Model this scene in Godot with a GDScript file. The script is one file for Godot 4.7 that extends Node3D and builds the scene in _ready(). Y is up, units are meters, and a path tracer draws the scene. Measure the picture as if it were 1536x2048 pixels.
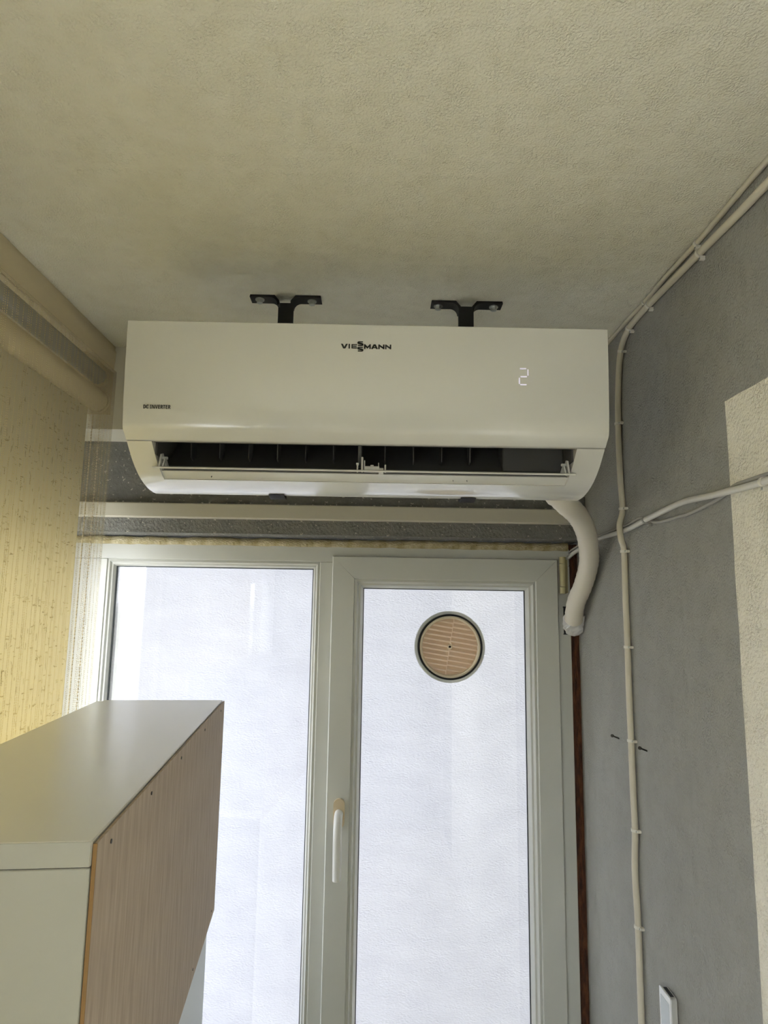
extends Node3D
# An enclosed balcony: air conditioner hung from the ceiling in front of a PVC window and door,
# roller blind on the left, grey plaster wall with cables on the right, a cabinet at the lower left.

const CEIL := 2.362      # ceiling height
const WALLX := 0.5485    # inner face of the right wall
const FRAMEZ := -1.78    # inner face of the window frame
var M := {}
var used := {}

# ------------------------------------------------------------------ mesh building
class MB:
	var v := PackedVector3Array()
	var n := PackedVector3Array()
	var uv := PackedVector2Array()
	var ix := PackedInt32Array()
	func vert(p: Vector3, nn: Vector3, t := Vector2.ZERO) -> int:
		v.append(p); n.append(nn); uv.append(t)
		return v.size() - 1
	func tri_i(a: int, b: int, c: int) -> void:
		var cr := (v[b] - v[a]).cross(v[c] - v[a])
		if cr.dot(n[a] + n[b] + n[c]) > 0.0:
			ix.append_array([a, c, b])
		else:
			ix.append_array([a, b, c])
	func tri(a: Vector3, b: Vector3, c: Vector3, out: Vector3) -> void:
		var nn := (b - a).cross(c - a)
		if nn.length_squared() < 1e-18:
			return
		nn = nn.normalized()
		if nn.dot(out) < 0.0:
			nn = -nn
		tri_i(vert(a, nn), vert(b, nn), vert(c, nn))
	func quad(a: Vector3, b: Vector3, c: Vector3, d: Vector3, out: Vector3) -> void:
		var nn := (b - a).cross(c - a)
		if nn.length_squared() < 1e-18:
			nn = (c - a).cross(d - a)
		nn = nn.normalized()
		if nn.dot(out) < 0.0:
			nn = -nn
		var i := vert(a, nn, Vector2(0, 0)); vert(b, nn, Vector2(1, 0)); vert(c, nn, Vector2(1, 1)); vert(d, nn, Vector2(0, 1))
		tri_i(i, i + 1, i + 2); tri_i(i, i + 2, i + 3)
	# chamfered box
	func box(c: Vector3, s: Vector3, e := 0.0, b := Basis.IDENTITY) -> void:
		var h := s * 0.5
		e = minf(e, minf(h.x, minf(h.y, h.z)) * 0.95)
		if e <= 0.0:
			for ax in 3:
				for sg in [-1.0, 1.0]:
					var u := Vector3.ZERO; var w := Vector3.ZERO; var o := Vector3.ZERO
					o[ax] = h[ax] * sg; u[(ax + 1) % 3] = h[(ax + 1) % 3]; w[(ax + 2) % 3] = h[(ax + 2) % 3]
					quad(c + b * (o - u - w), c + b * (o + u - w), c + b * (o + u + w), c + b * (o - u + w), b * o)
			return
		for ax in 3:
			for sg in [-1.0, 1.0]:
				var u := Vector3.ZERO; var w := Vector3.ZERO; var o := Vector3.ZERO
				o[ax] = h[ax] * sg; u[(ax + 1) % 3] = h[(ax + 1) % 3] - e; w[(ax + 2) % 3] = h[(ax + 2) % 3] - e
				quad(c + b * (o - u - w), c + b * (o + u - w), c + b * (o + u + w), c + b * (o - u + w), b * o)
		for ax in 3:
			var a1 := (ax + 1) % 3; var a2 := (ax + 2) % 3
			for s1 in [-1.0, 1.0]:
				for s2 in [-1.0, 1.0]:
					var l := Vector3.ZERO; l[ax] = h[ax] - e
					var p := Vector3.ZERO; p[a1] = h[a1] * s1; p[a2] = (h[a2] - e) * s2
					var q := Vector3.ZERO; q[a1] = (h[a1] - e) * s1; q[a2] = h[a2] * s2
					quad(c + b * (p - l), c + b * (p + l), c + b * (q + l), c + b * (q - l), b * (p + q))
		for sx in [-1.0, 1.0]:
			for sy in [-1.0, 1.0]:
				for sz in [-1.0, 1.0]:
					var k := Vector3(sx, sy, sz)
					tri(c + b * (Vector3(h.x, h.y - e, h.z - e) * k), c + b * (Vector3(h.x - e, h.y, h.z - e) * k), c + b * (Vector3(h.x - e, h.y - e, h.z) * k), b * k)
	# polygon in (y, z) swept along x, or through any basis: point = o + bx*along + by*p.x + bz*p.y
	func prism(poly: PackedVector2Array, a: float, bb: float, B := Basis(Vector3.RIGHT, Vector3.UP, Vector3.BACK), o := Vector3.ZERO, soft := 40.0) -> void:
		var m := poly.size()
		var area := 0.0
		for i in m:
			var p := poly[i]; var q := poly[(i + 1) % m]
			area += p.x * q.y - q.x * p.y
		var sgn := 1.0 if area > 0.0 else -1.0
		var en: Array[Vector2] = []
		for i in m:
			var d := (poly[(i + 1) % m] - poly[i]).normalized()
			en.append(Vector2(d.y, -d.x) * sgn)
		var lim := cos(deg_to_rad(soft))
		for i in m:
			var j := (i + 1) % m
			var n0 := en[i]; var n1 := en[i]
			var pr := en[(i + m - 1) % m]; var nx := en[j]
			if pr.dot(en[i]) > lim: n0 = (pr + en[i]).normalized()
			if nx.dot(en[i]) > lim: n1 = (nx + en[i]).normalized()
			var P := B.y * poly[i].x + B.z * poly[i].y + o
			var Q := B.y * poly[j].x + B.z * poly[j].y + o
			var N0 := (B.y * n0.x + B.z * n0.y).normalized(); var N1 := (B.y * n1.x + B.z * n1.y).normalized()
			var k := vert(P + B.x * a, N0); vert(P + B.x * bb, N0); vert(Q + B.x * bb, N1); vert(Q + B.x * a, N1)
			tri_i(k, k + 1, k + 2); tri_i(k, k + 2, k + 3)
		var t := Geometry2D.triangulate_polygon(poly)
		for e in [[a, -1.0 if bb > a else 1.0], [bb, 1.0 if bb > a else -1.0]]:
			var nn: Vector3 = (B.x * float(e[1])).normalized()
			var base := v.size()
			for p in poly:
				vert(B.y * p.x + B.z * p.y + o + B.x * float(e[0]), nn)
			for i in range(0, t.size(), 3):
				tri_i(base + t[i], base + t[i + 1], base + t[i + 2])
	func tube(pts: PackedVector3Array, r, seg := 12, caps := true) -> void:
		var m := pts.size()
		var up := Vector3.UP
		var prev := Vector3.ZERO
		var start := v.size()
		for i in m:
			var d := (pts[mini(i + 1, m - 1)] - pts[maxi(i - 1, 0)]).normalized()
			if i == 0:
				if absf(d.dot(up)) > 0.9: up = Vector3.RIGHT
				prev = (up - d * up.dot(d)).normalized()
			else:
				prev = (prev - d * prev.dot(d)).normalized()
			var s := d.cross(prev)
			var rr: float = r[i] if r is PackedFloat32Array else float(r)
			for k in seg:
				var a := TAU * k / seg
				var nn := prev * cos(a) + s * sin(a)
				vert(pts[i] + nn * rr, nn, Vector2(float(k) / seg, float(i) / m))
		for i in m - 1:
			for k in seg:
				var a := start + i * seg + k; var b := start + i * seg + (k + 1) % seg
				tri_i(a, b, b + seg); tri_i(a, b + seg, a + seg)
		if caps:
			for e in [0, m - 1]:
				var d := (pts[0] - pts[1]).normalized() if e == 0 else (pts[m - 1] - pts[m - 2]).normalized()
				var c := vert(pts[e], d)
				var b0 := v.size()
				for k in seg: vert(v[start + e * seg + k], d)
				for k in seg: tri_i(c, b0 + k, b0 + (k + 1) % seg)
	# profile of (radius, height) turned about B.y
	func lathe(prof: PackedVector2Array, o: Vector3, B := Basis.IDENTITY, seg := 24) -> void:
		for i in prof.size() - 1:
			var p := prof[i]; var q := prof[i + 1]
			var d := (q - p).normalized()
			var en := Vector2(d.y, -d.x)
			for k in seg:
				var a0 := TAU * k / seg; var a1 := TAU * (k + 1) / seg
				var r0 := B.x * cos(a0) + B.z * sin(a0); var r1 := B.x * cos(a1) + B.z * sin(a1)
				var na := r0 * en.x + B.y * en.y; var nb := r1 * en.x + B.y * en.y
				var k0 := vert(o + r0 * p.x + B.y * p.y, na); vert(o + r1 * p.x + B.y * p.y, nb); vert(o + r1 * q.x + B.y * q.y, nb); vert(o + r0 * q.x + B.y * q.y, na)
				if p.x > 1e-7: tri_i(k0, k0 + 1, k0 + 2)
				if q.x > 1e-7: tri_i(k0, k0 + 2, k0 + 3)
	func mesh() -> ArrayMesh:
		var a := []
		a.resize(Mesh.ARRAY_MAX)
		a[Mesh.ARRAY_VERTEX] = v; a[Mesh.ARRAY_NORMAL] = n; a[Mesh.ARRAY_TEX_UV] = uv; a[Mesh.ARRAY_INDEX] = ix
		var am := ArrayMesh.new()
		am.add_surface_from_arrays(Mesh.PRIMITIVE_TRIANGLES, a)
		return am

# ------------------------------------------------------------------ scene helpers
func numbered(called: String) -> String:
	var k: int = used.get(called, 0)
	used[called] = k + 1
	return called if k == 0 else "%s_%03d" % [called, k]

func thing(called: String, label: String, category: String, at := Vector3.ZERO, group := "") -> Node3D:
	var o := Node3D.new()
	o.name = numbered(called)
	add_child(o)
	o.position = at
	o.set_meta("label", label); o.set_meta("category", category)
	if group != "": o.set_meta("group", group)
	return o

func setting(called: String, label := "") -> Node3D:
	var o := Node3D.new()
	o.name = numbered(called)
	add_child(o)
	o.set_meta("kind", "structure")
	if label != "": o.set_meta("label", label)
	return o

# adds a mesh; its vertices are given in world metres, so a part under a thing is shifted back by the thing's place
func part(parent: Node3D, called: String, mesh: Mesh, mat: Material, label := "") -> MeshInstance3D:
	var o := MeshInstance3D.new()
	o.name = called
	o.mesh = mesh
	o.material_override = mat
	o.cast_shadow = GeometryInstance3D.SHADOW_CASTING_SETTING_ON
	parent.add_child(o, true)
	var p := parent
	var shift := Vector3.ZERO
	while p != null and p != self:
		shift += p.position
		p = p.get_parent() as Node3D
	o.position = -shift
	if label != "": o.set_meta("label", label)
	return o

func boxm(c: Vector3, s: Vector3, e := 0.0, b := Basis.IDENTITY) -> ArrayMesh:
	var mb := MB.new()
	mb.box(c, s, e, b)
	return mb.mesh()

func span(a: Vector3, b: Vector3, e := 0.0) -> ArrayMesh:
	return boxm((a + b) * 0.5, (b - a).abs(), e)

func curve(pts: Array, per := 8) -> PackedVector3Array:
	var out := PackedVector3Array()
	var m := pts.size()
	for i in m - 1:
		var p0: Vector3 = pts[maxi(i - 1, 0)]; var p1: Vector3 = pts[i]; var p2: Vector3 = pts[i + 1]; var p3: Vector3 = pts[mini(i + 2, m - 1)]
		for k in per:
			out.append(p1.cubic_interpolate(p2, p0, p3, float(k) / per))
	out.append(pts[m - 1])
	return out

# ------------------------------------------------------------------ materials
func mat(called: String, srgb: Color, rough := 0.6, metal := 0.0) -> StandardMaterial3D:
	var m := StandardMaterial3D.new()
	m.resource_name = called
	m.albedo_color = srgb
	m.roughness = rough
	m.metallic = metal
	M[called] = m
	return m

func rgb(r: float, g: float, b: float) -> Color:
	return Color(r / 255.0, g / 255.0, b / 255.0)

func noise_image(sd: int, freq: float, size := 512, oct := 4, type := FastNoiseLite.TYPE_SIMPLEX_SMOOTH) -> Image:
	var nz := FastNoiseLite.new()
	nz.seed = sd; nz.noise_type = type; nz.frequency = freq; nz.fractal_octaves = oct
	return nz.get_seamless_image(size, size)

func relief(m: StandardMaterial3D, img: Image, cm: float, scale: Vector3) -> void:
	m.heightmap_enabled = true
	m.heightmap_texture = ImageTexture.create_from_image(img)
	m.heightmap_scale = cm
	m.uv1_triplanar = true
	m.uv1_world_triplanar = true
	m.uv1_scale = scale

# image that runs from colour a to colour b with the noise, spots of colour c where a second noise is high
func tinted(img: Image, a: Color, b: Color, spots: Image = null, c := Color.WHITE, above := 0.8) -> ImageTexture:
	var w := img.get_width(); var h := img.get_height()
	var out := Image.create(w, h, false, Image.FORMAT_RGB8)
	for y in h:
		for x in w:
			var k := a.lerp(b, img.get_pixel(x, y).r)
			if spots != null:
				k = k.lerp(c, smoothstep(above, above + 0.06, spots.get_pixel(x, y).r))
			out.set_pixel(x, y, k)
	return ImageTexture.create_from_image(out)

# trowelled plaster: fine grain, broken here and there by calmer patches
func plaster_image() -> Image:
	var g := noise_image(51, 0.055, 1024, 3)
	var c := noise_image(52, 0.020, 1024, 2)
	var p := noise_image(53, 0.006, 1024, 2)
	var out := Image.create(1024, 1024, false, Image.FORMAT_L8)
	for y in 1024:
		for x in 1024:
			var k := smoothstep(0.25, 0.75, p.get_pixel(x, y).r)
			var v := 0.5 + (g.get_pixel(x, y).r - 0.5) * lerpf(0.42, 0.85, k) + (c.get_pixel(x, y).r - 0.5) * 0.35
			out.set_pixel(x, y, Color(v, v, v))
	return out

func make_materials() -> void:
	var fine := noise_image(3, 0.035, 512, 4)
	var strokes := plaster_image()
	var pits := noise_image(5, 0.05, 512, 3, FastNoiseLite.TYPE_CELLULAR)
	var coarse := noise_image(8, 0.012, 256, 3)
	# ceiling: off-white roughcast emulsion
	var m := mat("ceiling_paint", rgb(255, 255, 255), 0.85)
	m.albedo_texture = tinted(coarse, rgb(233, 229, 208), rgb(239, 236, 218), null)
	relief(m, strokes, 0.20, Vector3(3.9, 3.9, 3.9))
	# grey painted plaster
	m = mat("grey_plaster", rgb(255, 255, 255), 0.8)
	m.albedo_texture = tinted(coarse, rgb(158, 158, 150), rgb(165, 165, 157))
	relief(m, strokes, 0.24, Vector3(3.9, 3.2, 3.9))
	# the same paint brushed thinly over the lintel, white plaster grains showing through
	m = mat("grey_lintel", rgb(255, 255, 255), 0.8)
	m.albedo_texture = tinted(coarse, rgb(114, 114, 108), rgb(128, 127, 121), noise_image(21, 0.06, 256, 2), rgb(196, 190, 175), 0.80)
	relief(m, fine, 0.3, Vector3(4.4, 4.4, 4.4))
	m = mat("cream_plaster", rgb(255, 255, 255), 0.85)
	m.albedo_texture = tinted(coarse, rgb(242, 238, 219), rgb(248, 244, 227))
	relief(m, strokes, 0.50, Vector3(2.6, 2.6, 2.6))
	m = mat("white_wall_paint", rgb(226, 222, 206), 0.85)
	# neighbour's facade, trowelled white render
	m = mat("white_render", rgb(255, 255, 255), 0.9)
	m.albedo_texture = tinted(coarse, rgb(188, 189, 195), rgb(197, 198, 203))
	relief(m, strokes, 0.26, Vector3(1.0, 1.9, 1.0))
	mat("floor_laminate", rgb(186, 176, 150), 0.45)
	mat("ground_concrete", rgb(196, 193, 186), 0.9)
	# window
	mat("pvc", rgb(206, 207, 199), 0.3)
	mat("gasket", rgb(52, 58, 58), 0.5)
	m = mat("pane_glass", Color(1, 1, 1, 0.03), 0.0)
	m.transparency = BaseMaterial3D.TRANSPARENCY_ALPHA
	m = mat("foam", rgb(255, 255, 255), 0.9)
	m.albedo_texture = tinted(noise_image(12, 0.02, 256, 4), rgb(158, 143, 100), rgb(214, 206, 176))
	relief(m, pits, 0.3, Vector3(5, 9, 9))
	m = mat("old_wood", rgb(255, 255, 255), 0.8)
	m.albedo_texture = tinted(noise_image(14, 0.03, 256, 4), rgb(44, 24, 12), rgb(120, 72, 40))
	relief(m, fine, 0.4, Vector3(9, 2, 9))
	mat("hinge_plastic", rgb(196, 186, 140), 0.4)
	mat("handle_white", rgb(232, 232, 228), 0.3)
	mat("rosette_plastic", rgb(214, 196, 162), 0.4)
	m = mat("vent_plastic", rgb(248, 235, 218), 0.5)
	m.backlight_enabled = true; m.backlight = Color(1.0, 0.95, 0.88)
	mat("vent_ring", rgb(246, 234, 208), 0.4)
	mat("clear_ring", rgb(222, 226, 220), 0.2)
	mat("black_rubber", rgb(30, 31, 30), 0.6)
	# air conditioner
	m = mat("ac_white", rgb(228, 227, 219), 0.2)
	m.metallic_specular = 0.9
	m.clearcoat_enabled = true; m.clearcoat = 1.0; m.clearcoat_roughness = 0.03
	mat("ac_matt", rgb(222, 221, 214), 0.45)
	mat("ac_duct_plastic", rgb(84, 84, 81), 0.6)
	mat("print_black", rgb(24, 25, 18), 0.6)
	m = mat("display_light", rgb(220, 215, 235), 0.4)
	m.emission_enabled = true; m.emission = rgb(228, 222, 246); m.emission_energy_multiplier = 0.6
	mat("black_steel", rgb(17, 18, 18), 0.75)
	mat("zinc", rgb(190, 195, 190), 0.35, 0.9)
	m = mat("pipe_tape", rgb(230, 223, 207), 0.45)
	m = mat("white_tape", rgb(248, 248, 246), 0.35)
	m.backlight_enabled = true; m.backlight = Color(0.9, 0.9, 0.9)
	m = mat("cable_beige", rgb(216, 209, 188), 0.4)
	mat("cable_white", rgb(214, 212, 204), 0.4)
	mat("cable_grey", rgb(168, 166, 158), 0.45)
	mat("clip_white", rgb(230, 227, 214), 0.4)
	mat("trunking_white", rgb(196, 191, 173), 0.4)
	mat("nail_steel", rgb(70, 68, 62), 0.5, 0.6)
	mat("remote_white", rgb(238, 239, 238), 0.3)
	mat("remote_screen", rgb(196, 204, 204), 0.2)
	mat("remote_side", rgb(190, 190, 184), 0.4)
	# furniture
	mat("melamine", rgb(228, 227, 218), 0.26)
	mat("melamine_shaded", rgb(172, 171, 157), 0.4)  # same melamine darkened, shade on the end panels put into the colour
	mat("raw_edge", rgb(142, 110, 66), 0.8)
	m = mat("fibreboard", rgb(255, 255, 255), 0.7)
	var grain := noise_image(17, 0.02, 512, 5)
	m.albedo_texture = tinted(grain, rgb(164, 145, 123), rgb(194, 177, 156))
	m.uv1_triplanar = true; m.uv1_world_triplanar = true; m.uv1_scale = Vector3(7, 0.8, 7)
	mat("cabinet_cool_white", rgb(214, 220, 222), 0.45)
	# blind
	mat("rail_cream", rgb(214, 200, 166), 0.5)
	mat("aluminium", rgb(176, 180, 182), 0.3, 0.85)
	m = mat("blind_fabric", rgb(255, 255, 255), 0.9)
	m.albedo_texture = slub_texture()
	m.uv1_triplanar = true; m.uv1_world_triplanar = true; m.uv1_scale = Vector3(2.6, 2.6, 2.6)
	m.backlight_enabled = true; m.backlight = Color(0.94, 0.92, 0.86)
	mat("roll_fabric", rgb(216, 202, 166), 0.9)
	mat("chain_cream", rgb(222, 208, 172), 0.4)
	m = mat("sheer_fabric", rgb(255, 255, 255), 0.9)
	m.albedo_texture = lace_texture()
	m.transparency = BaseMaterial3D.TRANSPARENCY_ALPHA
	m.uv1_triplanar = true; m.uv1_world_triplanar = true; m.uv1_scale = Vector3(12.5, 12.5, 12.5)
	m.backlight_enabled = true; m.backlight = Color(0.8, 0.77, 0.66)

# cream cloth with short darker slubs, as woven
func slub_texture() -> ImageTexture:
	var img := Image.create(512, 512, false, Image.FORMAT_RGB8)
	img.fill(rgb(226, 222, 202))
	var r := RandomNumberGenerator.new()
	r.seed = 41
	for k in 420:
		var x := r.randi_range(0, 511); var y := r.randi_range(0, 511)
		var l := r.randi_range(5, 22)
		var c := rgb(140, 124, 88).lerp(rgb(208, 198, 162), r.randf())
		var hor := r.randf() < 0.5
		var wob := 0
		for i in l:
			if r.randf() < 0.3: wob += r.randi_range(-1, 1)
			for w in r.randi_range(1, 3):
				var dx := i if hor else wob + w
				var dy := wob + w if hor else i
				img.set_pixel(posmod(x + dx, 512), posmod(y + dy, 512), c)
	return ImageTexture.create_from_image(img)

# net with thread grid: alpha is the share of thread, denser along rows of little knots
func lace_texture() -> ImageTexture:
	var img := Image.create(256, 256, false, Image.FORMAT_RGBA8)
	var r := RandomNumberGenerator.new()
	r.seed = 77
	for y in 256:
		for x in 256:
			img.set_pixel(x, y, Color(0.90, 0.86, 0.74, 0.33))
	for c in [9, 24, 78, 131, 149, 171, 226]:
		var y := r.randi_range(0, 9)
		while y < 256:
			for dy in range(-4, 5):
				for dx in range(-4, 5):
					var d := Vector2(dx, dy).length()
					if d < 4.2:
						var px: int = (c + dx + 256) % 256; var py: int = (y + dy + 256) % 256
						img.set_pixel(px, py, Color(0.90, 0.86, 0.74, lerpf(0.92, 0.45, smoothstep(1.8, 4.2, d))))
			y += r.randi_range(12, 16)
	return ImageTexture.create_from_image(img)

# ------------------------------------------------------------------ start
func _ready() -> void:
	var cam := Camera3D.new()
	cam.name = "camera"
	cam.fov = 76.454
	cam.near = 0.02
	add_child(cam)
	cam.position = Vector3(0, 1.72, 0)
	cam.rotation_order = EULER_ORDER_YXZ
	cam.rotation_degrees = Vector3(8.367, -0.480, 0.899)
	cam.current = true

	var env := Environment.new()
	env.background_mode = Environment.BG_SKY
	var sky := Sky.new()
	var sm := ProceduralSkyMaterial.new()
	sm.sky_top_color = rgb(226, 232, 244)
	sm.sky_horizon_color = rgb(238, 241, 248)
	sm.ground_horizon_color = rgb(170, 172, 174)
	sm.ground_bottom_color = rgb(150, 150, 148)
	sm.sky_energy_multiplier = 3.52
	sm.ground_energy_multiplier = 3.2
	sky.sky_material = sm
	env.sky = sky
	env.tonemap_mode = Environment.TONE_MAPPER_LINEAR
	env.tonemap_exposure = 1.0
	env.sdfgi_enabled = true; env.ssao_enabled = true; env.ssil_enabled = true
	var we := WorldEnvironment.new()
	we.name = "world_environment"
	we.environment = env
	add_child(we)

	make_materials()
	build_shell()
	build_outside()
	build_window()
	build_left_window()
	build_air_conditioner()
	build_brackets()
	build_pipe()
	build_blind()
	build_cabinets()
	build_trunking()
	build_cables()
	build_small()

# ------------------------------------------------------------------ room shell
func build_shell() -> void:
	var o := setting("floor")
	part(o, "slab", span(Vector3(-1.0, -0.2, -2.0), Vector3(0.75, 0, 2.0)), M.floor_laminate)
	o = setting("ceiling", "off-white roughcast ceiling")
	part(o, "slab", span(Vector3(-1.0, CEIL, -1.95), Vector3(0.75, CEIL + 0.2, 2.0)), M.ceiling_paint)
	o = setting("wall_right", "grey painted plaster wall with a square edge of cream plaster left unpainted")
	part(o, "plaster", span(Vector3(WALLX, 0, -1.95), Vector3(0.75, CEIL, 2.0)), M.grey_plaster)
	# the unpainted field: its edge wavers as a brushed edge does
	var r := RandomNumberGenerator.new()
	r.seed = 7
	var poly := PackedVector2Array()   # (y, z)
	var n := 46
	for i in n + 1:
		poly.append(Vector2(2.0525 - 2.0525 * i / n, -0.992 - 0.004 * float(i) / n + r.randf_range(-0.0012, 0.0012)))
	poly.append(Vector2(0.0, 1.2))
	for i in 60:
		poly.append(Vector2(2.0525 + r.randf_range(-0.0012, 0.0012), 1.2 - 2.19 * i / 59.0))
	var mb := MB.new()
	mb.prism(poly, WALLX - 0.0008, WALLX + 0.004)
	part(o, "unpainted_field", mb.mesh(), M.cream_plaster, "cream plaster field with a brushed edge")
	# back wall: lintel over the window, and a cream beam before it under the ceiling
	o = setting("wall_back", "grey lintel above the window")
	part(o, "lintel", span(Vector3(-1.0, 1.906, -1.95), Vector3(WALLX, CEIL, -1.70)), M.grey_lintel)
	part(o, "beam", span(Vector3(-1.0, 2.148, -1.70), Vector3(WALLX, CEIL, -1.575)), M.white_wall_paint)
	part(o, "threshold", span(Vector3(-1.0, 0, -1.95), Vector3(WALLX, 0.10, -1.74)), M.white_wall_paint)
	# left wall: parapet, lintel, pier at the far end; window openings between
	o = setting("wall_left")
	part(o, "parapet", span(Vector3(-1.0, 0, -1.95), Vector3(-0.85, 0.85, 2.0)), M.grey_plaster)
	part(o, "lintel", span(Vector3(-1.0, 1.95, -1.95), Vector3(-0.85, CEIL, 2.0)), M.white_wall_paint)
	part(o, "pier", span(Vector3(-1.0, 0.85, 1.75), Vector3(-0.85, 1.95, 2.0)), M.white_wall_paint)
	# wall behind the camera, with a window of its own
	o = setting("wall_front")
	part(o, "masonry", span(Vector3(-0.85, 0, 1.8), Vector3(WALLX, CEIL, 2.0)), M.grey_plaster)

func build_outside() -> void:
	var o := setting("wall_opposite", "white rendered facade of the house across, seen through the panes")
	part(o, "render", span(Vector3(-7, -0.6, -3.9), Vector3(7, 1.438, -3.6)), M.white_render)
	part(o, "render", span(Vector3(-7, 1.4386, -3.9), Vector3(7, 8.0, -3.6)), M.white_render)
	# unseen storeys of this house, added to block sky from the wall across
	o = setting("wall_sky_blocker")
	part(o, "facade", span(Vector3(-1.0, CEIL + 0.2, -1.95), Vector3(7, 8.0, 3.0)), M.white_wall_paint)
	part(o, "facade", span(Vector3(-1.45, CEIL + 0.2, -1.95), Vector3(-1.0, 8.0, -1.2)), M.white_wall_paint)  # unseen bay added to shut off the sky over the side gap
	part(o, "facade", span(Vector3(-1.0, -0.6, -1.95), Vector3(0.75, -0.2, 2.0)), M.white_wall_paint)
	part(o, "facade", span(Vector3(0.75, -0.6, -1.95), Vector3(7, CEIL + 0.2, 3.0)), M.white_wall_paint)
	# unseen block added to cut sky light at the alley's left end
	o = setting("wall_side_blocker")
	part(o, "render", span(Vector3(-6.0, -0.6, -3.6), Vector3(-1.45, 8.0, -1.8)), M.white_render)
	o = setting("ground")
	part(o, "paving", span(Vector3(-9, -0.8, -3.9), Vector3(9, -0.6, 9)), M.ground_concrete)

# a ring of four mitred members, each its own mesh. rect: x, y outer; w: width of the member; z faces at outer and inner edge
func frame_ring(parent: Node3D, called: String, rect: Rect2, w: float, zb: float, zo: float, zi: float, m: Material, gap := 0.0003, section := []) -> void:
	var a := rect.position; var b := rect.end
	var O := [Vector2(a.x, b.y), Vector2(b.x, b.y), Vector2(b.x, a.y), Vector2(a.x, a.y)]
	var I := [Vector2(a.x + w, b.y - w), Vector2(b.x - w, b.y - w), Vector2(b.x - w, a.y + w), Vector2(a.x + w, a.y + w)]
	var sec: Array = section
	if sec.is_empty():
		sec = [[0.0, zb], [0.0, zo], [1.0, zi], [1.0, zb]]
	for k in 4:
		var o0: Vector2 = O[k]; var o1: Vector2 = O[(k + 1) % 4]; var i0: Vector2 = I[k]; var i1: Vector2 = I[(k + 1) % 4]
		var d := (o1 - o0).normalized() * gap
		var inward := ((i0 + i1) * 0.5 - (o0 + o1) * 0.5).normalized()
		var c := Vector3((o0.x + o1.x + i0.x + i1.x) * 0.25, (o0.y + o1.y + i0.y + i1.y) * 0.25, (zb + zo) * 0.5)
		var mb := MB.new()
		var A: Array[Vector3] = []; var B: Array[Vector3] = []
		for s in sec:
			var p := o0.lerp(i0, s[0]) + d; var q := o1.lerp(i1, s[0]) - d
			A.append(Vector3(p.x, p.y, s[1])); B.append(Vector3(q.x, q.y, s[1]))
		var mm := sec.size()
		for j in mm:
			var l := (j + 1) % mm
			var dt: float = sec[l][0] - sec[j][0]; var dz: float = sec[l][1] - sec[j][1]
			var e2 := Vector2(dt * w, dz)
			var nn2 := Vector2(-e2.y, e2.x)   # left of travel
			var out := Vector3(inward.x, inward.y, 0) * nn2.x + Vector3(0, 0, 1) * nn2.y
			mb.quad(A[j], B[j], B[l], A[l], out)
		# end caps
		for e in 2:
			var P := A if e == 0 else B
			var dirx := Vector3(-d.x, -d.y, 0) if e == 0 else Vector3(d.x, d.y, 0)
			if gap <= 0.0: dirx = Vector3(o0.x - o1.x, o0.y - o1.y, 0) * (1.0 if e == 0 else -1.0)
			for j in range(1, mm - 1):
				mb.tri(P[0], P[j], P[j + 1], dirx)
		part(parent, called, mb.mesh(), m)

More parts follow.
